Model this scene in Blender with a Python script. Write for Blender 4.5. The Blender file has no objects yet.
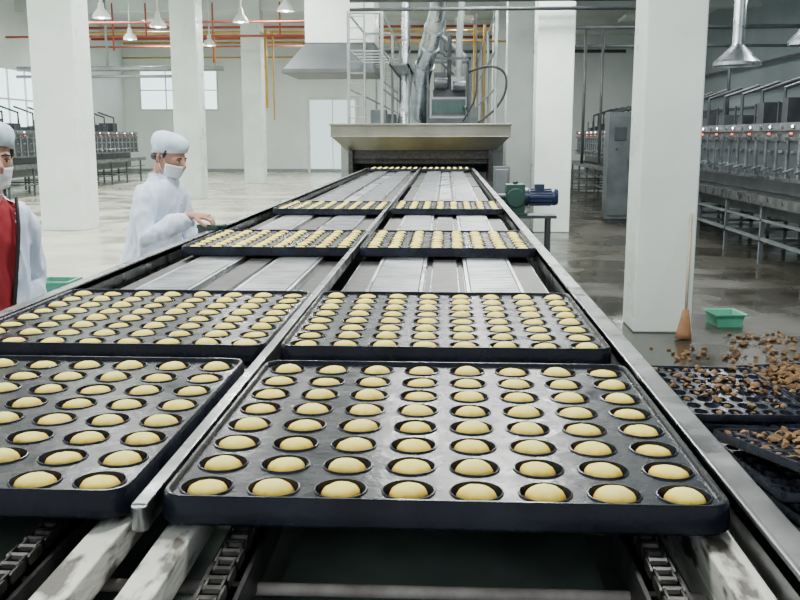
import bpy, bmesh, math, random
from mathutils import Vector, Matrix, noise, Euler
random.seed(7)
C=bpy.context
def link(o,parent=None):
    C.scene.collection.objects.link(o)
    if parent: o.parent=parent
    return o
# ---------------------------------------------------------------- materials
def mat(name,c,rough=.5,metal=0,c2=None,scale=5,bump=0,rr=None,emit=None,es=1,detail=4,stretch=None,bscale=None,spec=None,contrast=(.35,.65)):
    m=bpy.data.materials.new(name); m.use_nodes=True
    nt=m.node_tree; b=nt.nodes['Principled BSDF']
    b.inputs['Base Color'].default_value=(*c,1); b.inputs['Roughness'].default_value=rough; b.inputs['Metallic'].default_value=metal
    if spec is not None: b.inputs['Specular IOR Level'].default_value=spec
    tc=nt.nodes.new('ShaderNodeTexCoord'); mp=nt.nodes.new('ShaderNodeMapping')
    nt.links.new(tc.outputs['Object'],mp.inputs[0])
    if stretch: mp.inputs['Scale'].default_value=stretch
    def nz(s):
        n=nt.nodes.new('ShaderNodeTexNoise'); n.inputs['Scale'].default_value=s; n.inputs['Detail'].default_value=detail
        nt.links.new(mp.outputs[0],n.inputs['Vector']); return n
    if c2 is None: c2=tuple(x*.82 for x in c)
    n=nz(scale); r=nt.nodes.new('ShaderNodeValToRGB')
    r.color_ramp.elements[0].position=contrast[0]; r.color_ramp.elements[1].position=contrast[1]
    r.color_ramp.elements[0].color=(*c2,1); r.color_ramp.elements[1].color=(*c,1)
    nt.links.new(n.outputs['Fac'],r.inputs[0]); nt.links.new(r.outputs[0],b.inputs['Base Color'])
    if rr:
        mr=nt.nodes.new('ShaderNodeMapRange'); mr.inputs['From Min'].default_value=.3; mr.inputs['From Max'].default_value=.7
        mr.inputs['To Min'].default_value=rr[0]; mr.inputs['To Max'].default_value=rr[1]
        n2=nz(scale*1.7); nt.links.new(n2.outputs['Fac'],mr.inputs[0]); nt.links.new(mr.outputs[0],b.inputs['Roughness'])
    if bump:
        n3=nz(bscale or scale*3); bp=nt.nodes.new('ShaderNodeBump'); bp.inputs['Strength'].default_value=bump; bp.inputs['Distance'].default_value=.01
        nt.links.new(n3.outputs['Fac'],bp.inputs['Height']); nt.links.new(bp.outputs[0],b.inputs['Normal'])
    if emit:
        b.inputs['Emission Color'].default_value=(*emit,1); b.inputs['Emission Strength'].default_value=es
    return m
M={}
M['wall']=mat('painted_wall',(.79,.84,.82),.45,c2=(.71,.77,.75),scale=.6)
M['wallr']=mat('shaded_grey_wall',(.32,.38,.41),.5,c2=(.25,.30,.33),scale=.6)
M['pillar']=mat('glossy_white_paint',(.73,.80,.76),.3,c2=(.63,.71,.67),scale=1.2,rr=(.2,.45))
M['ceil']=mat('ceiling_paint',(.70,.74,.73),.7,scale=.5)
M['steel']=mat('stainless_steel',(.30,.31,.32),.3,1,c2=(.16,.165,.17),scale=6,rr=(.2,.5),bump=.06,detail=8)
M['steelb']=mat('bright_sheet_steel',(.54,.58,.61),.3,1,c2=(.30,.33,.36),scale=3,rr=(.22,.42))
M['hood']=mat('dull_hood_steel',(.22,.22,.185),.45,.4,c2=(.15,.15,.125),scale=2)
M['hoodd']=mat('grey_hood_steel',(.09,.10,.106),.5,.3,c2=(.07,.08,.085),scale=2)
M['tray']=mat('nonstick_tray',(.018,.021,.032),.28,.0,c2=(.007,.009,.015),scale=11,rr=(.15,.36),bump=.08,bscale=60,spec=.17,detail=7)
M['dark']=mat('dark_iron',(.05,.05,.05),.5,.5,c2=(.02,.02,.02),scale=20)
M['chain']=mat('oily_chain_steel',(.07,.065,.06),.4,.6,c2=(.015,.015,.015),scale=40)
M['worn']=mat('worn_white_paint',(.66,.66,.60),.5,0,c2=(.10,.09,.075),scale=9,detail=10,contrast=(.43,.53),stretch=(3,1,3),bump=.2)
M['rod']=mat('dull_rod_paint',(.40,.36,.34),.45,0,c2=(.16,.13,.12),scale=12)
M['pit']=mat('greasy_drip_pan',(.16,.21,.18),.35,0,c2=(.07,.095,.08),scale=5)
M['slat']=mat('slat_belt',(.34,.37,.39),.35,.8,c2=(.16,.17,.19),scale=8)
M['black']=mat('black_rubber',(.015,.015,.015),.6)
M['yellow']=mat('yellow_pipe_paint',(.60,.36,.06),.45)
M['redp']=mat('red_pipe_paint',(.42,.09,.045),.45)
M['grey']=mat('grey_enamel',(.30,.33,.33),.4,.2,c2=(.22,.25,.25),scale=3)
M['mgrey']=mat('mid_grey_enamel',(.14,.16,.17),.4,.3,c2=(.09,.105,.11),scale=3)
M['dgrey']=mat('dark_grey_enamel',(.06,.07,.08),.4,.3,c2=(.035,.04,.045),scale=4)
M['blue']=mat('blue_motor_paint',(.015,.03,.08),.35,.1)
M['green']=mat('green_gearbox_paint',(.02,.07,.055),.4,.1)
M['gplastic']=mat('green_plastic',(.10,.40,.27),.4)
M['wood']=mat('broom_wood',(.50,.42,.32),.6)
M['bristle']=mat('broom_bristle',(.34,.17,.08),.8,bump=.5,scale=30)
M['scrap']=mat('cake_scrap',(.24,.13,.05),.8,c2=(.07,.038,.018),scale=14,bump=.4)
M['coat']=mat('white_cotton',(.70,.79,.94),.8,c2=(.60,.70,.87),scale=5,bump=.1,bscale=80)
M['cap']=mat('cap_cloth',(.66,.78,.90),.8,c2=(.54,.67,.82),scale=20)
M['mask']=mat('mask_cloth',(.80,.84,.88),.8)
M['skin']=mat('skin',(.46,.25,.18),.5,c2=(.38,.19,.14),scale=14)
M['hair']=mat('black_hair',(.012,.010,.010),.5)
M['eyew']=mat('eye_white',(.8,.8,.78),.2); M['eyed']=mat('eye_iris',(.02,.012,.01),.15)
M['red']=mat('red_shirt',(.36,.02,.035),.8,c2=(.26,.015,.02),scale=10)
M['trous']=mat('trousers',(.10,.11,.14),.8)
M['shoe']=mat('white_boot',(.6,.6,.6),.4)
M['tube']=mat('lamp_tube',(1,1,1),.3,emit=(1,.98,.93),es=16)
M['win']=mat('daylight_pane',(.7,.8,.8),.3,emit=(.72,.95,1.0),es=2.6)
M['doorl']=mat('lit_doorway_panel',(.7,.85,.85),.4,emit=(.72,.93,.95),es=.9)
M['redl']=mat('red_indicator',(.6,.03,.02),.3,emit=(1,.12,.05),es=3)
M['wht']=mat('white_enamel',(.8,.8,.78),.3)
def cake_mat():
    m=bpy.data.materials.new('sponge_cake'); m.use_nodes=True; nt=m.node_tree; b=nt.nodes['Principled BSDF']
    tc=nt.nodes.new('ShaderNodeTexCoord'); sp=nt.nodes.new('ShaderNodeSeparateXYZ'); nt.links.new(tc.outputs['Object'],sp.inputs[0])
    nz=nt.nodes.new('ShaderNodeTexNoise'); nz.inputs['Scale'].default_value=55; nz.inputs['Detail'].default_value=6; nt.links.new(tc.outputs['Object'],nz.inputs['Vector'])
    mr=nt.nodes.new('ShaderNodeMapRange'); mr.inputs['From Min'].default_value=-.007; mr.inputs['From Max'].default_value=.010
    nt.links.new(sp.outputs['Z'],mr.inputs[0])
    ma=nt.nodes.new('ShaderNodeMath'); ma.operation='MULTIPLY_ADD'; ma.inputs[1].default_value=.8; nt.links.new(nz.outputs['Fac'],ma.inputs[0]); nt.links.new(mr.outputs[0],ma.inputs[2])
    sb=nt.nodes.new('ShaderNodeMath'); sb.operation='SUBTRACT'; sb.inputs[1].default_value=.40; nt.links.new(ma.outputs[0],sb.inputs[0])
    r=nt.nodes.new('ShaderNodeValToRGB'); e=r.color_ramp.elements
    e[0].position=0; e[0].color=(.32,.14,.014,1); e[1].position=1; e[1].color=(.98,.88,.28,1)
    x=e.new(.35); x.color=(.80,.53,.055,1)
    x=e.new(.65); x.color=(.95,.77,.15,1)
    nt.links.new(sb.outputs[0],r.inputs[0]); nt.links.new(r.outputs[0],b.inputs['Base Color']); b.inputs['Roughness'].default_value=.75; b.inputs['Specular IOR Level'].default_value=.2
    n3=nt.nodes.new('ShaderNodeTexNoise'); n3.inputs['Scale'].default_value=350; nt.links.new(tc.outputs['Object'],n3.inputs['Vector'])
    bp=nt.nodes.new('ShaderNodeBump'); bp.inputs['Strength'].default_value=.35; bp.inputs['Distance'].default_value=.002
    nt.links.new(n3.outputs['Fac'],bp.inputs['Height']); nt.links.new(bp.outputs[0],b.inputs['Normal'])
    return m
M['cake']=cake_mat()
def floor_mat():
    m=bpy.data.materials.new('wet_terrazzo_floor'); m.use_nodes=True; nt=m.node_tree; b=nt.nodes['Principled BSDF']
    tc=nt.nodes.new('ShaderNodeTexCoord'); sp=nt.nodes.new('ShaderNodeSeparateXYZ'); nt.links.new(tc.outputs['Object'],sp.inputs[0])
    nz=nt.nodes.new('ShaderNodeTexNoise'); nz.inputs['Scale'].default_value=.9; nz.inputs['Detail'].default_value=7; nt.links.new(tc.outputs['Object'],nz.inputs['Vector'])
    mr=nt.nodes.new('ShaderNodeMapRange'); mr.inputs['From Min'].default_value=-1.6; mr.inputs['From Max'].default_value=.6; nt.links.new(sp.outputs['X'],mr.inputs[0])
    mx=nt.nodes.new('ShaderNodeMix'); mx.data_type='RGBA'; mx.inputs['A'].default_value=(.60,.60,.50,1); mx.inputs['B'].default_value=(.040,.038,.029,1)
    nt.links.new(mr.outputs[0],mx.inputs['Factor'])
    mu=nt.nodes.new('ShaderNodeMix'); mu.data_type='RGBA'; mu.blend_type='MULTIPLY'; mu.inputs['Factor'].default_value=1
    r=nt.nodes.new('ShaderNodeValToRGB'); r.color_ramp.elements[0].position=.36; r.color_ramp.elements[1].position=.64
    r.color_ramp.elements[0].color=(.74,.73,.70,1); r.color_ramp.elements[1].color=(1,1,1,1)
    nt.links.new(nz.outputs['Fac'],r.inputs[0]); nt.links.new(mx.outputs['Result'],mu.inputs['A']); nt.links.new(r.outputs[0],mu.inputs['B'])
    nt.links.new(mu.outputs['Result'],b.inputs['Base Color'])
    m2=nt.nodes.new('ShaderNodeMapRange'); m2.inputs['From Min'].default_value=.38; m2.inputs['From Max'].default_value=.62; m2.inputs['To Min'].default_value=.10; m2.inputs['To Max'].default_value=.45
    nt.links.new(nz.outputs['Fac'],m2.inputs[0]); nt.links.new(m2.outputs[0],b.inputs['Roughness'])
    return m
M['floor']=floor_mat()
# ---------------------------------------------------------------- mesh helpers
def box(bm,x0,x1,y0,y1,z0,z1,mi=0,top=None):
    t=top or (x0,x1,y0,y1)
    v=[bm.verts.new(p) for p in [(x0,y0,z0),(x1,y0,z0),(x1,y1,z0),(x0,y1,z0),(t[0],t[2],z1),(t[1],t[2],z1),(t[1],t[3],z1),(t[0],t[3],z1)]]
    for f in [(3,2,1,0),(4,5,6,7),(0,1,5,4),(1,2,6,5),(2,3,7,6),(3,0,4,7)]:
        bm.faces.new([v[i] for i in f]).material_index=mi
def rings_loft(bm,rings,mi=0,cap=True,closed=True):
    vs=[[bm.verts.new(p) for p in r] for r in rings]; n=len(vs[0])
    for a,b in zip(vs,vs[1:]):
        for i in range(n if closed else n-1):
            j=(i+1)%n
            bm.faces.new((a[i],a[j],b[j],b[i])).material_index=mi
    if cap and closed:
        bm.faces.new(vs[0][::-1]).material_index=mi; bm.faces.new(vs[-1]).material_index=mi
def tube(bm,pts,rad,seg=12,mi=0,cap=True,ref=None):
    pts=[Vector(p) for p in pts]; n=len(pts)
    if not isinstance(rad,(list,tuple)): rad=[rad]*n
    rings=[]; u=None
    for i,p in enumerate(pts):
        t=(pts[min(i+1,n-1)]-pts[max(i-1,0)]).normalized()
        if u is None:
            r=Vector(ref) if ref else (Vector((0,0,1)) if abs(t.z)<.9 else Vector((1,0,0)))
            u=(r-t*r.dot(t)).normalized()
        else: u=(u-t*u.dot(t)).normalized()
        w=t.cross(u); R=rad[i]; ra,rb=R if isinstance(R,(list,tuple)) else (R,R)
        rings.append([p+u*ra*math.cos(a)+w*rb*math.sin(a) for a in [2*math.pi*k/seg for k in range(seg)]])
    rings_loft(bm,rings,mi,cap)
def ball(bm,c,r,seg=16,mi=0):
    if not isinstance(r,(list,tuple)): r=(r,r,r)
    k=seg//2; rings=[]
    for i in range(1,k):
        a=-math.pi/2+math.pi*i/k
        rings.append([Vector((c[0]+r[0]*math.cos(a)*math.cos(t),c[1]+r[1]*math.cos(a)*math.sin(t),c[2]+r[2]*math.sin(a))) for t in [2*math.pi*j/seg for j in range(seg)]])
    rings_loft(bm,rings,mi)
def fin(bm,name,mats,parent=None,smooth=False,bevel=0,loc=None,rot=None,angle=None):
    bmesh.ops.recalc_face_normals(bm,faces=bm.faces)
    me=bpy.data.meshes.new(name); bm.to_mesh(me); bm.free()
    for k in mats: me.materials.append(M[k])
    if smooth:
        for p in me.polygons: p.use_smooth=True
        if angle:
            me.set_sharp_from_angle(angle=math.radians(angle))
    o=link(bpy.data.objects.new(name,me),parent)
    if loc: o.location=loc
    if rot: o.rotation_euler=rot
    if bevel:
        b=o.modifiers.new('bevel','BEVEL'); b.width=bevel; b.segments=2; b.limit_method='ANGLE'
    return o
def empty(name,loc=(0,0,0),rot=(0,0,0),parent=None):
    e=bpy.data.objects.new(name,None); link(e,parent); e.location=loc; e.rotation_euler=rot; e.empty_display_size=.1; return e
B=bmesh.new
# ---------------------------------------------------------------- room shell
XL,XR,YB,YF,ZC=-15,10.5,43,-5,6.5
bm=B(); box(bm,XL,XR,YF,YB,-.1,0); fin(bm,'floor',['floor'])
bm=B(); box(bm,XL,XR,YF,YB,ZC,ZC+.1); fin(bm,'ceiling',['ceil'])
bm=B(); box(bm,XL,XR,YB,YB+.2,0,ZC); fin(bm,'wall_back',['wall'])
bm=B(); box(bm,XL-.2,XL,YF,YB,0,ZC); fin(bm,'wall_left',['wall'])
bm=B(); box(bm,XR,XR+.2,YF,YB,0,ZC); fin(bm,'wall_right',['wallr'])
k=1
for y in (8.2,16.2,24.4,32.6,40.6):
    bm=B(); box(bm,XL,XR,y-.2,y+.2,5.9,ZC); fin(bm,'trim_%d'%k,['ceil']); k+=1
bm=B(); box(bm,XL,XR,YB-.04,YB,0,.15); fin(bm,'baseboard_back',['grey'])
bm=B(); box(bm,XL,XL+.04,YF,YB,0,.15); fin(bm,'baseboard_left',['grey'])
for X,Y,r in [(1.825,7.86,.24),(1.82,16.15,.31),(1.87,24.4,.33),(-6.70,16.1,.38),(-6.78,24.4,.34),(-6.75,32.6,.34),(1.9,32.6,.32),(-7,8,.32)]:
    bm=B(); box(bm,X-r,X+r,Y-r,Y+r,0,ZC); fin(bm,'pillar',['pillar'],bevel=.015)
def window(n,x0,x1,y0,y1,z0,z1,axis):
    bm=B()
    if axis=='x':
        box(bm,x0,x1,YB-.02,YB-.005,z0,z1,1); t=.05; k=max(2,int((x1-x0)/.9))
        for i in range(k+1):
            x=x0+(x1-x0)*i/k; box(bm,x-t/2,x+t/2,YB-.07,YB-.001,z0-t,z1+t)
        for z in (z0-t/2,(z0+z1)/2,z1+t/2): box(bm,x0-t,x1+t,YB-.075,YB-.002,z-t/2,z+t/2)
    else:
        box(bm,XL+.005,XL+.02,y0,y1,z0,z1,1); t=.06; k=max(2,int((y1-y0)/1.2))
        for i in range(k+1):
            y=y0+(y1-y0)*i/k; box(bm,XL+.001,XL+.07,y-t/2,y+t/2,z0-t,z1+t)
        for z in (z0-t/2,(z0+z1)/2,z1+t/2): box(bm,XL+.002,XL+.075,y0-t,y1+t,z-t/2,z+t/2)
    fin(bm,'window_%d'%n,['wht','win'])
window(1,-14.2,-10.6,0,0,2.9,4.6,'x')
window(2,0,0,26,34,1.9,3.9,'y'); window(3,0,0,17,24,1.9,3.9,'y'); window(4,0,0,8,14,1.9,3.9,'y')
bm=B(); x0,x1,z1=-6.3,-4.2,3.3
box(bm,x0,x1,YB-.02,YB-.01,0,z1,1)
box(bm,x0-.12,x0,YB-.09,YB-.001,0,z1+.12); box(bm,x1,x1+.12,YB-.09,YB-.001,0,z1+.12); box(bm,x0,x1,YB-.09,YB-.001,z1,z1+.12)
box(bm,(x0+x1)/2-.02,(x0+x1)/2+.02,YB-.03,YB-.015,0,z1)
fin(bm,'door_1',['wht','doorl'])
# ---------------------------------------------------------------- trays
P_=.0975
def rrect(h,r,off,z,n=6):
    pts=[]
    c=h-r
    for q,(sx,sy) in enumerate([(1,1),(-1,1),(-1,-1),(1,-1)]):
        for i in range(n+1):
            a=math.pi/2*q+math.pi/2*i/n
            pts.append(Vector((sx*c+(r+off)*math.cos(a),sy*c+(r+off)*math.sin(a),z)))
    return pts
def tray_mesh():
    bm=B(); h=P_*4; n=24
    prof=[(.0395,0),(.0385,.0022),(.0368,.0025),(.0352,-.002),(.0335,-.012),(.0275,-.026)]
    for i in range(8):
        for j in range(8):
            cx=(i-3.5)*P_; cy=(j-3.5)*P_; rings=[]
            sq=[]
            for k in range(n):
                a=2*math.pi*k/n; s=P_/2/max(abs(math.cos(a)),abs(math.sin(a)))
                x=cx+s*math.cos(a); y=cy+s*math.sin(a); c=h-.03
                if abs(x)>c and abs(y)>c:
                    dx=abs(x)-c; dy=abs(y)-c
                    if max(dx,dy)>.0299:
                        d=math.hypot(dx,dy); x=math.copysign(c+dx/d*.03,x); y=math.copysign(c+dy/d*.03,y)
                sq.append(Vector((x,y,0)))
            rings.append(sq)
            for r,z in prof: rings.append([Vector((cx+r*math.cos(2*math.pi*k/n),cy+r*math.sin(2*math.pi*k/n),z)) for k in range(n)])
            vs=[[bm.verts.new(p) for p in r] for r in rings]
            for a,b in zip(vs,vs[1:]):
                for q in range(n): bm.faces.new((a[q],a[(q+1)%n],b[(q+1)%n],b[q]))
            bm.faces.new(vs[-1])
    bmesh.ops.remove_doubles(bm,verts=bm.verts,dist=1e-4)
    rs=[rrect(h,.03,o,z) for o,z in [(-.004,-.001),(-.003,.005),(0,.008),(.004,.008),(.007,.004),(.010,-.030),(.007,-.034),(.003,-.034),(.004,-.004)]]
    rings_loft(bm,rs,0,cap=False)
    bmesh.ops.recalc_face_normals(bm,faces=bm.faces)
    me=bpy.data.meshes.new('tray_pan'); bm.to_mesh(me); bm.free(); me.materials.append(M['tray'])
    for p in me.polygons: p.use_smooth=True
    me.set_sharp_from_angle(angle=math.radians(40))
    return me
TM=tray_mesh()
def cakes_mesh(seed):
    rnd=random.Random(seed); bm=B(); n=18
    for i in range(8):
        for j in range(8):
            cx=(i-3.5)*P_+rnd.uniform(-.0015,.0015); cy=(j-3.5)*P_+rnd.uniform(-.0015,.0015); s=rnd.uniform(.93,1.04); hz=rnd.uniform(.55,1.1)
            tx,ty=rnd.uniform(-.06,.06),rnd.uniform(-.06,.06); ph=rnd.uniform(0,6)
            rings=[]
            for r,z in [(.0280,-.016),(.0298,-.008),(.0292,-.0035),(.0257,.0022),(.0195,.0066),(.0125,.0092),(.006,.0103),(.0015,.0105)]:
                rings.append([Vector((cx+r*s*math.cos(a)*(1+.025*math.sin(3*a+ph)),cy+r*s*math.sin(a)*(1+.02*math.sin(2*a+ph)),(z*hz if z>0 else z)+tx*r*math.cos(a)+ty*r*math.sin(a)+rnd.uniform(-.0004,.0004))) for a in [2*math.pi*k/n for k in range(n)]])
            rings_loft(bm,rings)
    bmesh.ops.recalc_face_normals(bm,faces=bm.faces)
    me=bpy.data.meshes.new('sponge_cakes'); bm.to_mesh(me); bm.free(); me.materials.append(M['cake'])
    for p in me.polygons: p.use_smooth=True
    return me
CM=[cakes_mesh(s) for s in range(4)]
ZT=1.12
def tray(x,y,z=ZT,rot=(0,0,0),cakes=0):
    o=link(bpy.data.objects.new('baking_tray',TM)); o.location=(x,y,z); o.rotation_euler=rot
    if cakes is not None:
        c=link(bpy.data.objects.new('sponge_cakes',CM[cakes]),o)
    return o
XRt,XLt=0.0,-.832
k=0
for (x,y) in [(XRt,1.585),(XLt-.012,1.60),(XRt,2.52),(XLt+.005,2.52),(XRt+.01,4.50),(XLt+.02,4.50),(XRt+.012,6.80),(XLt+.02,6.75),(XRt,15.0),(XLt,15.0)]:
    tray(x,y,cakes=k%4,rot=(0,0,random.uniform(-.006,.006))); k+=1
# ---------------------------------------------------------------- conveyor
cv=empty('tray_conveyor',(0,0,0))
bm=B(); Y0,Y1=.35,15.3
for s,xi in ((1,.412),(-1,-1.252)):
    a,b=sorted((xi,xi+s*.05)); box(bm,a,b,Y0,Y1,1.095,1.118)
    a,b=sorted((xi+s*.045,xi+s*.05)); box(bm,a,b,Y0,Y1,.93,1.10)
    a,b=sorted((xi,xi+s*.008)); box(bm,a,b,Y0,Y1,1.06,1.122)
box(bm,-.428,-.406,1.17,Y1,1.085,1.124)
tube(bm,[(-.417,1.172,1.085),(-.417,1.172,1.122)],.012,12)
fin(bm,'guide_rails',['steel'],cv,bevel=.003)
bm=B()
for xa,xb in ((.354,.402),(-.393,-.347),(-.496,-.450),(-1.238,-1.190)):
    box(bm,xa,xb,Y0,3.0,1.03,1.075); box(bm,xa,xa+.006,Y0,3.0,.98,1.03)
fin(bm,'support_beams',['worn'],cv,bevel=.004)
bm=B()
for y,z in ((.55,1.0),(1.175,1.0),(1.9,1.0),(2.9,1.0)): tube(bm,[(-1.25,y,z),(.42,y,z)],.009,12)
fin(bm,'cross_rods',['rod'],cv,smooth=True,angle=40)
bm=B(); box(bm,-1.23,.40,Y0,Y1,.78,.80); box(bm,-1.25,-1.23,Y0,Y1,.78,.93); box(bm,.40,.42,Y0,Y1,.78,.93)
box(bm,-.24,.24,1.0,2.9,.94,.96); box(bm,XLt-.24,XLt+.24,1.0,2.9,.94,.96)
fin(bm,'drip_pan',['pit'],cv)
CH=(-.285,.285,XLt-.275,XLt+.265)
bm=B()
for xc in CH:
    for d in (-.026,.026):
        box(bm,xc+d-.003,xc+d+.003,Y0,2.95,1.0,1.05)
    box(bm,xc-.026,xc+.026,Y0,2.95,1.0,1.006)
fin(bm,'chain_channels',['dark'],cv)
bm=B()
for xc in CH:
    y=Y0+.02; i=0
    while y<2.9:
        tube(bm,[(xc-.012,y,1.062),(xc+.012,y,1.062)],.0085,10)
        o=.0145 if i%2 else .0105
        for s in (-1,1):
            x_=xc+s*o
            ring=[]
            for a in range(10):
                t=2*math.pi*a/10
                ring.append((y-.000+(.026 if math.cos(t)>0 else 0)+.008*math.cos(t),1.062+.010*math.sin(t)*(1 if abs(math.cos(t))>.4 else .8)))
            rings_loft(bm,[[Vector((x_-.0015,p[0],p[1])) for p in ring],[Vector((x_+.0015,p[0],p[1])) for p in ring]])
        y+=.026; i+=1
fin(bm,'drive_chains',['chain'],cv,smooth=True,angle=35)
bm=B()
for lane in (XRt,XLt):
    for xc in (-.18,.18):
        y=3.0
        while y<15.2:
            box(bm,lane+xc-.085,lane+xc+.085,y,y+.030,1.066,1.083); y+=.038
fin(bm,'slat_belts',['slat'],cv)
bm=B()
for lane in (XRt,XLt):
    box(bm,lane-.38,lane+.38,2.98,15.2,1.052,1.060)
    for xx in (-.275,-.085,.085,.275): box(bm,lane+xx-.006,lane+xx+.006,2.98,15.2,1.06,1.082)
    box(bm,lane-.05,lane+.05,2.98,15.2,1.06,1.072)
    for y in (3.0,5.2,7.9,10.5,13): box(bm,lane-.38,lane+.38,y,y+.05,1.058,1.076)
fin(bm,'bed_plates',['steelb'],cv)
bm=B()
for lane in (XRt,XLt):
    for a,b in ((-.375,-.285),(-.075,-.055),(.055,.075),(.285,.375)):
        box(bm,lane+a,lane+b,3.06,15.1,1.0595,1.0625)
    box(bm,lane-.05,lane+.05,3.06,6.2,1.0715,1.0735)
fin(bm,'bed_grooves',['dark'],cv)
bm=B()
for y in (.7,2.9,5.4,7.9,10.4,12.9,15):
    for x in (-1.26,-.42,.43):
        box(bm,x-.03,x+.03,y-.03,y+.03,0.02,.95); box(bm,x-.05,x+.05,y-.05,y+.05,0,.02)
    box(bm,-1.23,.40,y-.025,y+.025,.3,.35)
for x in (-1.26,.43): box(bm,x-.025,x+.025,.7,15,.32,.36)
fin(bm,'legs',['grey'],cv)
# ---------------------------------------------------------------- oven
ov=empty('tunnel_oven',(0,0,0)); cx=-.42
bm=B()
box(bm,cx-1.42,cx+1.42,16.2,33,0,1.02); box(bm,cx-1.42,cx+1.42,16.2,33,1.36,1.84)
box(bm,cx-1.42,cx-1.2,16.2,33,1.02,1.36); box(bm,cx+1.2,cx+1.42,16.2,33,1.02,1.36)
for i in range(1,9): box(bm,cx-1.44,cx+1.44,16.2+i*1.9,16.26+i*1.9,0,1.86)
fin(bm,'body',['grey'],ov,bevel=.01)
bm=B()
box(bm,cx-1.25,cx+1.25,15.45,16.4,1.40,1.62,0,(cx-1.46,cx+1.46,15.2,16.4))
box(bm,cx-1.47,cx+1.47,15.18,16.4,1.62,1.82)
box(bm,cx-1.49,cx+1.49,15.16,16.42,1.80,1.835)
box(bm,cx-1.48,cx+1.48,15.17,16.4,1.615,1.635)
fin(bm,'canopy',['hood'],ov,bevel=.008)
bm=B()
box(bm,cx-1.2,cx-1.13,15.35,16.3,.9,1.40); box(bm,cx+1.13,cx+1.2,15.35,16.3,.9,1.40); box(bm,cx-1.2,cx+1.2,15.5,15.55,1.26,1.40)
for i in range(24): box(bm,cx-1.12+i*.0935,cx-1.12+i*.0935+.085,15.56,15.565,1.18,1.27)
box(bm,cx-1.2,cx+1.2,16.5,16.55,1.02,1.36)
fin(bm,'mouth_curtain',['dark'],ov)
bm=B(); box(bm,.78,1.05,15.2,15.9,.02,1.15); box(bm,.81,1.02,15.18,15.2,.5,1.1)
fin(bm,'drive_housing',['mgrey'],ov,bevel=.01)
bm=B()
box(bm,-.35,.42,16.6,17.8,1.84,1.95); box(bm,-.28,.36,16.7,17.6,1.95,2.32,2)
box(bm,-.26,.34,16.68,16.7,2.0,2.28,0)
box(bm,-.24,.34,16.75,17.4,2.32,2.45); box(bm,-.22,.0,16.75,17.3,2.45,2.75); box(bm,.08,.32,16.8,17.3,2.45,2.68,2)
for x in (-.33,.41):
    for yy in (16.6,17.5): box(bm,x-.02,x+.02,yy,yy+.04,1.95,3.0)
box(bm,-.35,.43,16.6,16.64,2.96,3.0); box(bm,-.35,.43,17.5,17.54,2.96,3.0); box(bm,-.35,-.31,16.6,17.54,2.96,3.0); box(bm,.39,.43,16.6,17.54,2.96,3.0)
for i in range(8): box(bm,-.24+i*.07,-.20+i*.07,16.66,16.68,2.05,2.25,1)
tube(bm,[(-.2,16.62,2.55),(.02,16.62,2.55)],.10,16,0); tube(bm,[(.12,16.62,2.5),(.34,16.62,2.5)],.09,16,0)
for i in range(6): tube(bm,[(-.18+i*.035,16.62,2.55),(-.17+i*.035,16.62,2.55)],.112,16,0)
tube(bm,[(.22,16.85,2.65),(.22,16.85,3.3),(.26,16.9,3.9),(.26,16.9,6.45)],.06,12,2)
tube(bm,[(.05,16.9,2.4),(.05,16.9,3.4)],.04,12,0)
ball(bm,(.34,16.6,2.13),.05,10,1)
fin(bm,'roof_blower',['dgrey','green','grey'],ov,smooth=True,angle=35)
bm=B()
tube(bm,[(-.10,15.9,6.45),(-.11,15.9,4.1),(-.16,16.0,3.65),(-.30,16.5,3.2),(-.44,17.0,2.7),(-.52,17.4,2.2),(-.54,17.5,1.84)],[.14,.14,.15,.16,.16,.16,.22],20)
for z in (4.4,5.1): tube(bm,[(-.10,15.9,z),(-.10,15.9,z+.03)],.155,18)
for i,t in enumerate((.2,.5,.8)):
    a=Vector((-.16,16.0,3.65)).lerp(Vector((-.44,17,2.7)),t); d=Vector((-.28,1,-.95)).normalized(); tube(bm,[a,a+d*.04],.175,20)
tube(bm,[(-.82,19,6.4),(-.82,19,2.4),(-.82,19,1.84)],[.09,.09,.2],18)
fin(bm,'exhaust_pipe',['steelb'],ov,smooth=True,angle=40)
bm=B()
for X in (-1.70,-1.12,.85):
    for y in (16.3,19.5,22.7,26,29.5,32.5): tube(bm,[(X,y,1.84),(X,y,3.75)],.028,8)
    for z in (2.45,3.1,3.72): tube(bm,[(X,16.3,z),(X,32.5,z)],.022,8)
for y in (16.3,19.5,22.7,26,29.5,32.5):
    tube(bm,[(-1.7,y,3.72),(-1.12,y,3.72)],.022,8)
for i in range(26): tube(bm,[(-1.7,16.5+i*.62,3.1),(-1.12,16.5+i*.62,3.1)],.012,6)
for i in range(10): tube(bm,[(-1.7,16.28,1.95+i*.19),(-1.42,16.28,1.95+i*.19)],.01,6)
tube(bm,[(-1.42,16.28,1.84),(-1.42,16.28,3.9)],.016,8)
fin(bm,'roof_gantry',['grey'],ov,smooth=True,angle=40)
bm=B()
box(bm,-1.0,-.66,16.4,33,2.85,2.88); box(bm,-1.0,-.97,16.4,33,2.85,3.0); box(bm,-.69,-.66,16.4,33,2.85,3.0)
for y in (17,20,23,26,29,32): 
    box(bm,-1.0,-.97,y,y+.04,1.84,2.85); box(bm,-.69,-.66,y,y+.04,1.84,2.85)
for y in (18.5,22,25.5,29):
    box(bm,-1.5,-1.2,y,y+.6,1.84,2.15); box(bm,.1,.6,y,y+.8,1.84,2.2); tube(bm,[(.35,y+.4,2.2),(.35,y+.4,3.2),(-.1,y+.4,3.6),(-.1,y+.4,6.4)],.07,12)
fin(bm,'roof_cable_tray',['mgrey'],ov)
bm=B()
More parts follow.
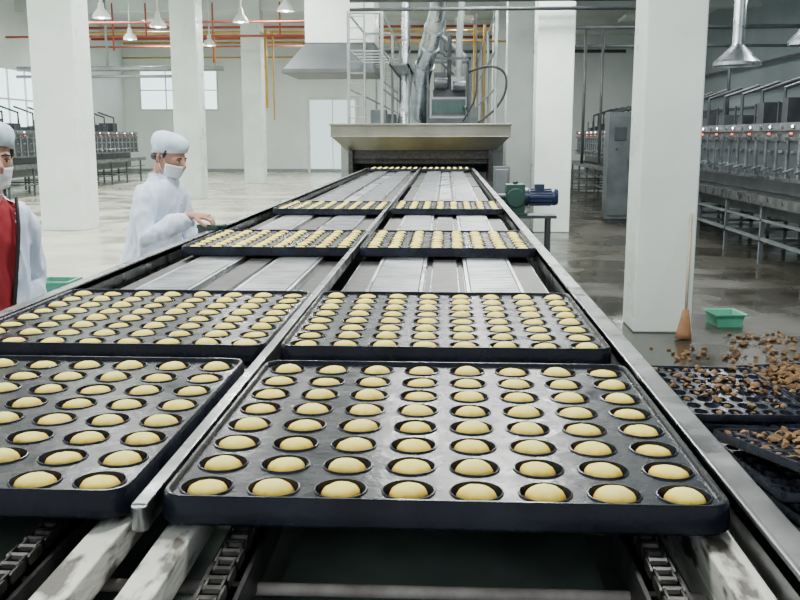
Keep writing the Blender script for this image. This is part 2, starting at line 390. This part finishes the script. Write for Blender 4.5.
def smoothpts(p,n=5):
    p=[Vector(q) for q in p]; out=[]
    for i in range(len(p)-1):
        a=p[max(i-1,0)];b=p[i];c=p[i+1];d=p[min(i+2,len(p)-1)]
        for k_ in range(n):
            t=k_/n; out.append(.5*((2*b)+(-a+c)*t+(2*a-5*b+4*c-d)*t*t+(-a+3*b-3*c+d)*t**3))
    return out+[p[-1]]
tube(bm,smoothpts([(.55,16.3,1.86),(.85,16.3,2.1),(1.02,16.3,2.4),(1.0,16.3,2.7),(.75,16.3,2.82),(.4,16.6,2.75)]),.02,8)
tube(bm,smoothpts([(.3,16.5,1.9),(.5,16.3,2.3),(.52,16.3,2.9),(.5,16.4,3.7)]),.014,8)
fin(bm,'power_cable',['black'],ov,smooth=True)
def pipes(name,segs,m):
    bm=B()
    for pts,r in segs: tube(bm,pts,r,8)
    fin(bm,name,[m],smooth=True)
pipes('overhead_conduit',[([(-1.6,15.6,3.85),(3.6,15.6,3.85)],.06),([(-1.6,15.6,3.68),(3.6,15.6,3.68)],.03),([(-1.5,15.6,3.8),(-1.5,15.6,ZC)],.015),([(.6,15.6,3.8),(.6,15.6,ZC)],.015),([(2.9,15.6,3.8),(2.9,15.6,ZC)],.015)],'dgrey')
pipes('gas_pipe',[([(-14.5,41.8,5.75),(-2,41.8,5.75)],.05),([(-14.5,41.6,5.1),(-4,41.6,5.1)],.04)],'yellow')
pipes('gas_pipe',[([(-14,33.1,5.25),(-6.4,33.1,5.25),(4,33.1,5.25)],.045),([(-6.2,32.15,5.2),(-6.2,32.15,2.6)],.05),([(-5.95,32.15,5.2),(-5.95,32.15,2.2)],.03),([(-6.2,32.15,5.2),(-6.2,33.1,5.2)],.04),([(-9,33.1,5.2),(-9,33.1,3.4)],.03),([(-8.2,33.1,5.2),(-8.2,33.1,4.0)],.025)],'yellow')
pipes('gas_pipe',[([(-2.4,24,4.0),(1.5,24,4.0)],.03),([(.95,24,4.4),(.95,24,1.9)],.035),([(.7,24,4.4),(.7,24,2.4)],.03)],'yellow')
pipes('sprinkler_pipe',[([(-14.5,38,5.55),(3,38,5.55)],.055),([(-14.5,36,5.75),(3,36,5.75)],.05),([(-14.5,34.5,4.9),(-4,34.5,4.9)],.035),([(-14.5,30.5,4.85),(-4,30.5,4.85)],.04),([(-12,30.5,4.85),(-12,30.5,4.0)],.03),([(-10.9,30.5,5.9),(-10.9,30.5,4.4)],.03),([(-9.8,30.5,5.9),(-9.8,30.5,4.85)],.03),([(-7.6,30.5,5.9),(-7.6,30.5,4.0)],.03),([(-5.4,30.5,5.9),(-5.4,30.5,4.85)],.03),([(-3.6,21.6,4.75),(5,21.6,4.75)],.03),([(-10,26,4.75),(-3.6,26,4.75)],.03)],'redp')
pipes('air_duct',[([(-14,30,3.55),(-8,30,3.55)],.05),([(-14,30.1,3.8),(-7.2,30.1,3.8)],.08),([(-11,30.1,3.8),(-11,30.1,6.4)],.04)],'grey')
pipes('water_pipe',[([(2.4,22,4.1),(9.8,22,4.1)],.05),([(2.4,22.2,3.7),(9.8,22.2,3.7)],.035),([(3.2,22,4.1),(3.2,22,1)],.035),([(3.6,22,4.1),(3.6,22,1)],.03),([(6.5,22,4.1),(6.5,22,1.9)],.04)],'mgrey')
pipes('water_pipe',[([(10.3,6,3.2),(10.3,42,3.2)],.06),([(10.3,6,2.6),(10.3,42,2.6)],.05),([(10.3,6,4.0),(10.3,42,4.0)],.05)],'mgrey')
pipes('water_pipe',[([(-4,42.7,5.4),(8,42.7,5.4)],.07)],'mgrey')
bm=B(); box(bm,-2.95,-1.50,19.6,20.9,3.55,6.49); fin(bm,'ventilation_shaft',['pillar'],bevel=.01)
bm=B(); box(bm,-3.35,-1.5,19.2,21.3,3.0,3.54,0,(-2.95,-1.5,19.6,20.9)); box(bm,-3.38,-1.47,19.17,21.33,2.91,3.0)
fin(bm,'extractor_hood',['hoodd'],bevel=.01)
def chood(x,y,z,r,h):
    bm=B(); n=24
    rs=[[Vector((x+q*math.cos(2*math.pi*k/n),y+q*math.sin(2*math.pi*k/n),zz)) for k in range(n)] for q,zz in [(r*.94,z+.02),(r*1.0,z),(r,z+.05),(r*.28,z+h),(r*.25,z+h+.05),(r*.25,ZC-.02)]]
    rings_loft(bm,rs,cap=False); fin(bm,'extractor_hood',['steelb'],smooth=True,angle=40)
chood(4.58,12.2,2.76,.26,.26); chood(4.48,14.8,2.70,.36,.30); chood(4.7,19,2.8,.42,.3)
# ---------------------------------------------------------------- long ovens
def oven_line(name,xf,s,y0,y1):
    e=empty(name)
    bm=B()
    def bx(a,b,*r): 
        lo,hi=sorted((xf+s*a,xf+s*b)); box(bm,lo,hi,*r)
    bx(.05,1.5,y0,y1,1.06,1.70); bx(.0,1.55,y0,y1,1.70,1.80); bx(.3,1.5,y0,y1,.5,1.06)
    fin(bm,'body',['mgrey'],e)
    bm=B()
    bx(-.25,1.5,y0,y1,.80,.85); bx(-.28,-.25,y0,y1,.76,.88); bx(-.02,.0,y0,y1,1.58,1.62); bx(-.02,.0,y0,y1,1.06,1.10)
    fin(bm,'shelf',['steel'],e)
    bm=B(); y=y0+.1
    while y<y1-.3:
        bx(.02,.05,y,y+.30,1.14,1.56); y+=.40
    fin(bm,'panels',['dgrey'],e)
    bm=B(); y=y0+.1
    while y<y1-.3:
        bx(-.01,.02,y+.08,y+.22,1.42,1.45); bx(.0,.05,y+.31,y+.37,1.08,1.66)
        lo=xf
        tube(bm,[(lo+s*.01,y+.15,1.75),(lo-s*.02,y+.15,1.75)],.03,10,0)
        tube(bm,[(lo+s*.02,y+.15,1.22),(lo-s*.10,y+.15,1.18)],.018,8,0)
        y+=.40
    fin(bm,'handles_and_gauges',['steelb'],e)
    bm=B(); y=y0+.3
    while y<y1-.3:
        ball(bm,(xf-s*.012,y,1.66),.02,8); y+=.8
    fin(bm,'indicator_lights',['redl'],e)
    bm=B(); y=y0+.25
    while y<y1-.3:
        ball(bm,(xf-s*.012,y,1.75),.022,8); y+=.8
    fin(bm,'pilot_lamps',['tube'],e)
    bm=B(); y=y0
    while y<=y1:
        for a in (-.24,.6,1.4):
            bx(a,a+.05,y,y+.05,0,.80)
        bx(-.24,1.4,y,y+.05,.28,.32); y+=1.5
    bx(-.24,-.20,y0,y1,.30,.34); bx(-.24,-.20,y0,y1,.55,.58)
    fin(bm,'legs',['mgrey'],e)
    bm=B(); y=y0+.6; 
    while y<y1-1:
        h=random.uniform(.1,.35); bx(.3,.8,y,y+random.uniform(.2,.5),1.8,1.8+h)
        tube(bm,[(xf+s*.5,y+.7,1.8),(xf+s*.5,y+.7,2.3),(xf+s*1.1,y+.8,2.5)],.03,8)
        tube(bm,[(xf+s*.25,y+.2,1.8),(xf+s*.25,y+.2,2.1)],.015,6)
        y+=.95
    fin(bm,'roof_fittings',['dgrey'],e)
oven_line('baking_oven_line',4.3,1,7.5,31)
oven_line('baking_oven_line',-11.6,-1,16,34.5)
bm=B(); box(bm,4.85,5.7,11.2,12.4,1.8,2.6); box(bm,4.83,4.85,11.3,11.75,1.95,2.5,1); box(bm,4.83,4.85,11.85,12.3,1.95,2.5,1); box(bm,4.9,5.65,11.3,12.3,2.6,2.67,1)
tube(bm,[(5.3,11.8,2.65),(5.3,11.8,3.6),(5.8,11.8,4)],.12,14,1)
fin(bm,'burner_housing',['steel','grey'],bevel=.01)
bm=B(); box(bm,3.05,3.55,17.6,18.1,.08,2.08); box(bm,3.08,3.52,17.62,18.08,0,.08,1); box(bm,3.08,3.52,17.58,17.6,.15,2.02); box(bm,3.42,3.46,17.55,17.58,1.0,1.2,1)
box(bm,3.15,3.38,17.57,17.58,1.55,1.8,1); tube(bm,[(3.2,17.57,1.4),(3.2,17.55,1.4)],.02,8,1)
fin(bm,'electrical_cabinet',['mgrey','dgrey'],bevel=.008)
# motor
mo=empty('gear_motor',(.49,10,.98))
bm=B()
box(bm,.16,.36,-.12,.12,-.16,.14); tube(bm,[(-.01,0,0),(.17,0,0)],.035,12); tube(bm,[(.26,-.16,0),(.26,.16,0)],.10,18)
box(bm,.13,.39,-.14,.14,-.19,-.16); tube(bm,[(.26,0,.14),(.26,0,.17)],.03,10)
fin(bm,'gearbox',['green'],mo,smooth=True,angle=35,bevel=.006)
bm=B(); tube(bm,[(.36,0,0),(.40,0,0),(.41,0,0),(.66,0,0),(.68,0,0),(.72,0,0)],[.10,.10,.085,.085,.095,.08],20)
for i in range(14):
    a=2*math.pi*i/14
    tube(bm,[(.42,.088*math.cos(a),.088*math.sin(a)),(.65,.088*math.cos(a),.088*math.sin(a))],.008,6)
box(bm,.47,.57,-.05,.05,.08,.14)
fin(bm,'motor',['blue'],mo,smooth=True,angle=35)
bm=B(); box(bm,.12,.70,-.15,.15,-.22,-.19); box(bm,.14,.18,-.13,-.09,-.98,-.22); box(bm,.14,.18,.09,.13,-.98,-.22); box(bm,.6,.64,-.13,-.09,-.98,-.22); box(bm,.6,.64,.09,.13,-.98,-.22)
fin(bm,'motor_stand',['dgrey'],mo)
# ---------------------------------------------------------------- right floor clutter
def scraps(name,n,fn,seed,parent=None):
    r=random.Random(seed); bm=B()
    for i in range(n):
        x,y,z=fn(r); s=r.uniform(.012,.027); m=Matrix.Translation((x,y,z+s*.55))@Euler((r.uniform(-.5,.5),r.uniform(-.5,.5),r.uniform(0,6))).to_matrix().to_4x4()@Matrix.Diagonal((s*r.uniform(.8,1.6),s,s*r.uniform(.5,.8),1))
        g=bmesh.ops.create_icosphere(bm,subdivisions=1,radius=1,matrix=m)
        for v in g['verts']: v.co+=Vector((r.uniform(-1,1),r.uniform(-1,1),r.uniform(-1,1)))*s*.2
    fin(bm,name,['scrap'],parent,smooth=True,angle=50)
def pile(sx,sy,h,cx=0,cy=0):
    def f(r):
        x=max(-.37,min(.37,r.gauss(cx,sx))); y=max(-.37,min(.37,r.gauss(cy,sy))); d=math.hypot((x-cx)/(1.6*sx),(y-cy)/(1.6*sy))
        return x,y,max(0,h*(1-d))*r.random()
    return f
def incups(n,seed,parent):
    r=random.Random(seed); cells=[(i,j) for i in range(8) for j in range(8)]; r.shuffle(cells); it=iter(cells)
    def f(_):
        i,j=next(it); return (i-3.5)*P_+r.uniform(-.006,.006),(j-3.5)*P_+r.uniform(-.006,.006),-.014
    scraps('cake_scraps',n,f,seed,parent)
t1=tray(1.58,5.22,.175,(.09,.05,.16),None); tray(1.62,5.20,.10,(.03,.02,-.10),None); tray(1.56,5.24,.04,(0,0,.08),None)
t2=tray(2.48,6.02,.04,(0,.0,.22),None); t3=tray(1.80,4.10,.21,(-.08,.08,.30),None); tray(1.78,4.15,.12,(-.02,.03,.1),None); tray(1.82,4.12,.045,(0,0,.20),None)
scraps('cake_scraps',330,pile(.19,.19,.05),1,t2); incups(45,11,t2)
scraps('cake_scraps',70,pile(.15,.15,.015,.0,.1),3,t3); incups(38,12,t3)
scraps('cake_scraps',45,pile(.17,.2,.01,.12,.05),5,t1); incups(34,13,t1)
scraps('cake_scraps',80,lambda r:(r.uniform(1.6,3.3),r.uniform(6.62,7.1),0),2)
scraps('cake_scraps',36,lambda r:(r.uniform(2.2,2.9),r.uniform(7.15,7.6),0),4)
scraps('cake_scraps',40,lambda r:(r.uniform(2.35,2.9),r.uniform(4.4,5.3),0),6)
bm=B()
def rr2(x,y,w,d,z): return [Vector((x+a,y+b,z)) for a,b in [(-w,-d),(-w*.3,-d),(w*.3,-d),(w,-d),(w,0),(w,d),(-w,d),(-w,0)]]
rings_loft(bm,[rr2(0,0,.105,.12,.0),rr2(0,0,.125,.14,.11),rr2(0,0,.14,.155,.115),rr2(0,0,.14,.155,.105),rr2(0,0,.122,.137,.105),rr2(0,0,.095,.11,.012)],cap=True)
fin(bm,'plastic_basin',['gplastic'],loc=(2.45,8.0,0),rot=(0,0,.1))
br=empty('broom',(0,0,0))
bm=B(); tube(bm,[(1.955,7.40,.20),(2.01,7.605,1.0)],.012,10); fin(bm,'handle',['wood'],br,smooth=True)
bm=B(); tube(bm,[(1.955,7.40,.24),(1.95,7.39,.16),(1.94,7.37,.06),(1.935,7.36,.005)],[(.02,.025),(.026,.04),(.03,.06),(.03,.07)],14,ref=(0,1,0)); fin(bm,'bristles',['bristle'],br,smooth=True)
bm=B(); box(bm,-1.76,-1.30,3.70,3.95,.935,.95); box(bm,-1.34,-1.30,3.7,3.74,.8,.935); tube(bm,[(-1.31,3.82,.85),(-1.72,3.82,.935)],.01,8)
fin(bm,'side_shelf',['steel'],cv)
bm=B(); rings_loft(bm,[rr2(0,0,.06,.06,0),rr2(0,0,.07,.07,.055),rr2(0,0,.078,.078,.058),rr2(0,0,.078,.078,.066),rr2(0,0,.065,.064,.066),rr2(0,0,.055,.055,.008)])
fin(bm,'plastic_crate',['gplastic'],loc=(-1.665,3.82,.95))
# ---------------------------------------------------------------- lamps
def pendant(x,y,z):
    e=empty('pendant_lamp',(x,y,z)); bm=B(); n=20
    rs=[[Vector((q*math.cos(2*math.pi*k/n),q*math.sin(2*math.pi*k/n),zz)) for k in range(n)] for q,zz in [(.20,.0),(.21,0),(.19,.06),(.12,.16),(.07,.20),(.06,.32),(.02,.36),(.012,ZC-z)]]
    rings_loft(bm,rs,cap=False); fin(bm,'shade',['wht'],e,smooth=True,angle=50)
    bm=B(); ball(bm,(0,0,.06),.09,12); fin(bm,'bulb',['tube'],e,smooth=True)
for p in [(-7.75,21,4.25),(-7.15,23.2,4.3),(-7.6,30,4.5),(-5.25,24,4.5),(-3.75,22,4.5),(-4.6,19.6,4.6),(-9.5,28,4.5)]: pendant(*p)
def fixture(x,y,z,W):
    e=empty('fluorescent_fixture',(x,y,z)); bm=B()
    box(bm,-.3,.3,-.75,.75,.03,.10); box(bm,-.32,-.3,-.77,.77,-.01,.10); box(bm,.3,.32,-.77,.77,-.01,.10)
    for s in (-.2,.2):
        for t in (-.5,.5): tube(bm,[(s,t,.10),(s,t,ZC-z)],.006,6)
    fin(bm,'housing',['wht'],e)
    l=bpy.data.lights.new('strip_light','AREA'); l.shape='RECTANGLE'; l.size=.56; l.size_y=1.4; l.energy=W; l.color=(.99,1.0,.96)
    o=link(bpy.data.objects.new('lamp',l),e)
for y in (4,11,18,25.5,34):
    for x,W in ((-10.5,390),(-4.2,360),(.6,290 if y!=4 else 360),(6.5,105)):
        fixture(x,y,5.7,W)
fixture(5.3,15.5,3.9,60)
fixture(-.5,14.3,5.7,400); fixture(1.5,14.3,5.7,340)
w=bpy.data.worlds.new('world'); C.scene.world=w; w.use_nodes=True
w.node_tree.nodes['Background'].inputs[0].default_value=(.86,.93,1,1); w.node_tree.nodes['Background'].inputs[1].default_value=1.25
# ---------------------------------------------------------------- people
def remesh(bm,voxel,smooth=4,wr=0,wscale=9):
    me=bpy.data.meshes.new('t'); bmesh.ops.recalc_face_normals(bm,faces=bm.faces); bm.to_mesh(me); bm.free()
    o=bpy.data.objects.new('t',me); C.scene.collection.objects.link(o)
    r=o.modifiers.new('r','REMESH'); r.mode='VOXEL'; r.voxel_size=voxel
    s=o.modifiers.new('s','SMOOTH'); s.iterations=smooth; s.factor=.5
    dg=C.evaluated_depsgraph_get(); dg.update()
    m2=bpy.data.meshes.new_from_object(o.evaluated_get(dg)); bpy.data.objects.remove(o)
    m2.materials.clear()
    if wr:
        m2.update(); ns=[v.normal.copy() for v in m2.vertices]
        for v,n in zip(m2.vertices,ns):
            p=v.co; q=Vector((p.x*wscale,p.y*wscale,p.z*wscale*.45))
            a=noise.noise(q); b=1-2*abs(noise.noise(q*1.7+Vector((3,7,1))))
            v.co=p+n*wr*(a+.5*b-.3)
    for p in m2.polygons: p.use_smooth=True
    return m2
def hand(parent,wrist,d,nrm,thumbside,curl):
    d=Vector(d).normalized(); nrm=Vector(nrm); nrm=(nrm-d*nrm.dot(d)).normalized(); s=d.cross(nrm)*thumbside
    W=Vector(wrist); bm=B()
    tube(bm,[W-d*.05,W,W+d*.03,W+d*.07,W+d*.092],[(.022,.028),(.020,.027),(.018,.036),(.016,.041),(.012,.039)],14,ref=nrm)
    for k,(o,L) in enumerate([(.029,.072),(.010,.080),(-.010,.075),(-.028,.058)]):
        p=W+d*(.086-.004*abs(k-1))+s*o; dirv=d+s*(o*1.2); dirv.normalize(); pts=[p-dirv*.02,p]; c=curl*.6+.05*k; rd=[.009,.0095]
        ang=0
        for seg,fr in enumerate((.45,.3,.25)):
            ang+=c*(1 if seg==0 else 1.1); q=dirv*math.cos(ang)+nrm*math.sin(ang)
            p=p+q*L*fr; pts.append(p); rd.append(.0088-.0008*seg)
        tube(bm,pts,rd,8)
    p=W+d*.028+s*.026; q1=(d*.65+s*.62+nrm*.35).normalized(); q2=(d*.9+s*.05+nrm*.55).normalized()
    tube(bm,[p-q1*.02,p,p+q1*.04,p+q1*.04+q2*.03,p+q1*.042+q2*.05],[.013,.0135,.0115,.0105,.008],10)
    me=remesh(bm,.0035,2); me.materials.append(M['skin']); o=link(bpy.data.objects.new('hand',me),parent); return o
def head(parent,loc,rot):
    h=empty('head',loc,rot,parent)
    bm=B()
    ball(bm,(-.010,0,.03),(.094,.074,.088),24); ball(bm,(.022,0,-.042),(.066,.056,.07),24); ball(bm,(.045,0,-.085),(.03,.032,.025),16)
    ball(bm,(.045,.0,.0),(.052,.062,.06),20); ball(bm,(.052,.03,-.028),(.03,.026,.024),12); ball(bm,(.052,-.03,-.028),(.03,.026,.024),12)
    tube(bm,[(.082,0,.02),(.098,0,.0),(.112,0,-.02),(.106,0,-.03),(.088,0,-.034)],[.008,.010,.013,.015,.008],10)
    ball(bm,(.100,.011,-.028),(.010,.008,.007),8); ball(bm,(.100,-.011,-.028),(.010,.008,.007),8)
    ball(bm,(.089,0,-.056),(.008,.022,.006),10); ball(bm,(.086,0,-.066),(.009,.019,.006),10)
    for s in (-1,1):
        tube(bm,[(-.012,s*.070,.022),(-.02,s*.082,.012),(-.018,s*.083,-.01),(-.008,s*.074,-.032)],[.008,.012,.010,.007],8)
        ball(bm,(.074,s*.030,.018),(.014,.022,.007),10)
    tube(bm,[(-.02,0,-.04),(-.03,0,-.12),(-.035,0,-.17)],[.05,.052,.056],16)
    me=remesh(bm,.0045,3); me.materials.append(M['skin']); link(bpy.data.objects.new('face',me),h)
    bm=B()
    for s in (-1,1): ball(bm,(.080,s*.030,.003),(.010,.013,.0065),12,0); ball(bm,(.0885,s*.030,.003),(.003,.0055,.0055),10,1)
    fin(bm,'eyes',['eyew','eyed'],h,smooth=True)
    bm=B()
    for s in (-1,1):
        tube(bm,[(.091,s*.012,.021),(.0925,s*.028,.026),(.082,s*.048,.021)],[.002,.004,.002],6)
        tube(bm,[(.089,s*.017,.007),(.092,s*.030,.0115),(.083,s*.045,.006)],.0018,6)
    for s in (-1,1): tube(bm,[(.02,s*.073,.05),(.012,s*.0755,.02),(.006,s*.073,-.005)],[.012,.009,.004],8)
    tube(bm,[(-.03,.064,.0),(-.072,.045,-.015),(-.090,0,-.02),(-.072,-.045,-.015),(-.03,-.064,.0)],[.016,.022,.025,.022,.016],10)
    fin(bm,'hair',['hair'],h,smooth=True)
    bm=B(); n=44; rs=[]
    for q,z,dx in [(1.0,.036,0),(1.07,.034,0),(1.075,.060,0),(1.13,.066,-.004),(1.17,.085,-.008),(1.12,.106,-.010),(.98,.122,-.010),(.70,.134,-.010),(.35,.139,-.010),(.05,.140,-.010)]:
        r=[]
        for k_ in range(n):
            a=2*math.pi*k_/n; w_=1+(.022*math.sin(13*a)*(z>.063)+.015*math.sin(5*a+1)*(z>.08))
            x=-.010+dx+.098*q*w_*math.cos(a); y=.080*q*w_*math.sin(a)
            r.append(Vector((x,y,z+(.034*math.cos(a)-.008)*max(0,(.13-z)/.1)*.9)))
        rs.append(r)
    rings_loft(bm,rs,cap=True); o=fin(bm,'cap',['cap'],h,smooth=True)
    bm=B(); rs=[]
    for iz in range(9):
        t=iz/8; z=-.018-.083*t; r=[]
        for k_ in range(19):
            a=(-1+2*k_/18); aa=a*1.25; bul=.112-.004*t-.012*t*t+(.010*(1-abs(a)*2.5) if abs(a)<.4 and t<.5 else 0)
            pl=.0025*math.sin(t*18)
            r.append(Vector(((bul+pl)*math.cos(aa)-.005,(.074-.012*t)*math.sin(aa)/math.sin(1.25),z+.018*abs(a)*(t-.3))))
        rs.append(r)
    rings_loft(bm,rs,cap=False,closed=False)
    for s in (-1,1):
        tube(bm,[(.032,s*.073,-.02),(.0,s*.079,.01),(-.02,s*.081,.02)],.0015,6); tube(bm,[(.03,s*.062,-.09),(.0,s*.076,-.05),(-.018,s*.079,-.02)],.0015,6)
    o=fin(bm,'face_mask',['mask'],h,smooth=True); sm=o.modifiers.new('t','SOLIDIFY'); sm.thickness=.0025
    return h
def person(name,loc,rz,lean,armR,armL,opened=False,headrot=(0,0,0),scale=1.0,wd_=1.0,hoff=(0,0,0)):
    e=empty(name,loc,(0,0,rz)); e.scale=(scale,)*3
    L=lambda p: Vector((p[0]+lean*max(0,p[2]-.9)+(.0),p[1],p[2]-.3*lean*lean*max(0,p[2]-.9)))
    bm=B()
    rings=[]
    for z,wd,dp in [(.60,.225,.175),(.62,.232,.18),(.8,.222,.17),(.93,.205,.155),(1.03,.192,.142),(1.12,.195,.138),(1.24,.205,.135),(1.31,.203,.122),(1.36,.172,.105),(1.395,.115,.085),(1.43,.07,.068)]:
        n=28; rings.append([L((dp*math.cos(a),wd_*wd*math.sin(a),z)) for a in [2*math.pi*k_/n for k_ in range(n)]])
    rings_loft(bm,rings)
    tube(bm,[L((0,0,1.38)),L((.0,0,1.46)),L((.01,0,1.50))],[.06,.055,.052],16)
    tube(bm,[L((.075,-.02,1.385)),L((.02,-.07,1.415)),L((-.055,-.045,1.435)),L((-.055,.045,1.435)),L((.02,.07,1.415)),L((.075,.02,1.385))],.015,8)
    for s,arm in ((-1,armR),(1,armL)):
        sh=L((0,s*.162*wd_,1.325)); el,wr=Vector(arm[0]),Vector(arm[1])
        tube(bm,[L((0,s*.10,1.32)),sh,sh.lerp(el,.15)+Vector((0,s*.010,0)),sh.lerp(el,.6),el,el.lerp(wr,.3),el.lerp(wr,.75),wr],[.066,.066,.066,.060,.057,.056,.050,.048],18)
        y=s*.095
        tube(bm,[(0,y,.88),(.01,y,.70),(.015,y,.48),(.0,y,.28),(-.015,y,.09)],[.10,.088,.070,.062,.052],18)
        tube(bm,[(-.075,y,.045),(-.04,y,.055),(.04,y,.05),(.11,y*1.05,.036),(.17,y*1.1,.028)],[(.035,.035),(.05,.042),(.046,.045),(.034,.046),(.02,.03)],16,ref=(0,0,1))
    me=remesh(bm,.009,2,wr=.019,wscale=13)
    for k_ in ('coat','trous','shoe','skin','red','black'): me.materials.append(M[k_])
    hwf=lambda z: .055+.05*max(0,min(1,(z-.95)/.45)) if z>.95 else .055+.03*(.95-z)
    if opened:
        for v in me.vertices:
            p=v.co; z=p.z; hw=hwf(z)
            xx=p.x-lean*max(0,z-.9)
            if .595<z<1.41 and xx>.04 and abs(p.y)<hw: p.x-=.022
    for p in me.polygons:
        c=p.center; z=c.z; mi=0
        cxx=c.x-lean*max(0,z-.9)
        if z<.085: mi=2
        elif z<.597: mi=1
        elif z>1.44 and math.hypot(cxx,c.y)<.09: mi=3
        elif opened:
            if cxx>.02 and abs(c.y)<hwf(z)+.001 and z<1.41: mi=4
        p.material_index=mi
    for v in me.vertices: v.co.z=max(v.co.z,0)
    zm=min(v.co.z for v in me.vertices)
    for v in me.vertices:
        if v.co.z<.03: v.co.z=max(0,v.co.z-zm)
    link(bpy.data.objects.new('body',me),e)
    bm=B()
    if not opened:
        for z in (.75,.9,1.03,1.15,1.27):
            dp=.142 if z>.95 else .165
            q=L((dp+.004,.012,z)); ball(bm,q,(.005,.009,.009),8)
    else:
        for s in (-1,1):
            pts=[]
            for i in range(9):
                z=.98+.42*i/8; pts.append(L((.122-.05*max(0,(z-1.28)/.12),s*(hwf(z)-.004),z)))
            tube(bm,pts,.007,6)
    fin(bm,'buttons' if not opened else 'zip_edges',['wht' if not opened else 'black'],e,smooth=True)
    hc=L((.03,0,1.535))+Vector(hoff); head(e,hc,headrot)
    return e
p2=person('factory_worker',(-1.72,5.25,0),math.radians(-16),.20,
  armR=((.15,-.26,1.085),(.385,-.175,1.205)),armL=((.12,.24,1.08),(.24,.20,.93)),headrot=(0,math.radians(18),math.radians(-4)),scale=.985)
hand(p2,(.400,-.170,1.212),(1,.15,-.05),(0,.2,-1),-1,.75)
hand(p2,(.248,.197,.915),(.5,-.1,-.85),(.1,-.9,0),-1,.5)
bm=B(); box(bm,-.07,.06,-.03,.03,-.01,.014); box(bm,-.065,.055,-.027,.027,-.06,-.01,1); tube(bm,[(.04,0,.0),(.10,0,.01)],.012,10)
fin(bm,'scrub_brush',['green','dgrey'],p2,loc=(.495,-.150,1.150),bevel=.003)
p1=person('factory_supervisor',(-1.715,3.3,0),math.radians(-46),.06,
  armR=((.02,-.26,1.08),(.14,-.22,.88)),armL=((-.06,.185,1.08),(.05,.155,.87)),opened=True,headrot=(0,math.radians(4),math.radians(2)),scale=1.0,wd_=.80,hoff=(.015,.02,.005))
hand(p1,(.150,-.215,.865),(.5,.1,-.85),(.1,.9,0),1,.45)
hand(p1,(.058,.153,.855),(.5,-.1,-.85),(.1,-.9,0),-1,.45)
# ---------------------------------------------------------------- camera
cam=bpy.data.cameras.new('camera'); co=link(bpy.data.objects.new('camera',cam)); C.scene.camera=co
co.location=(0,0,1.62); co.rotation_euler=(math.radians(90-10.1),0,math.radians(2.83)); cam.lens=41.2; cam.sensor_width=36; cam.clip_start=.05
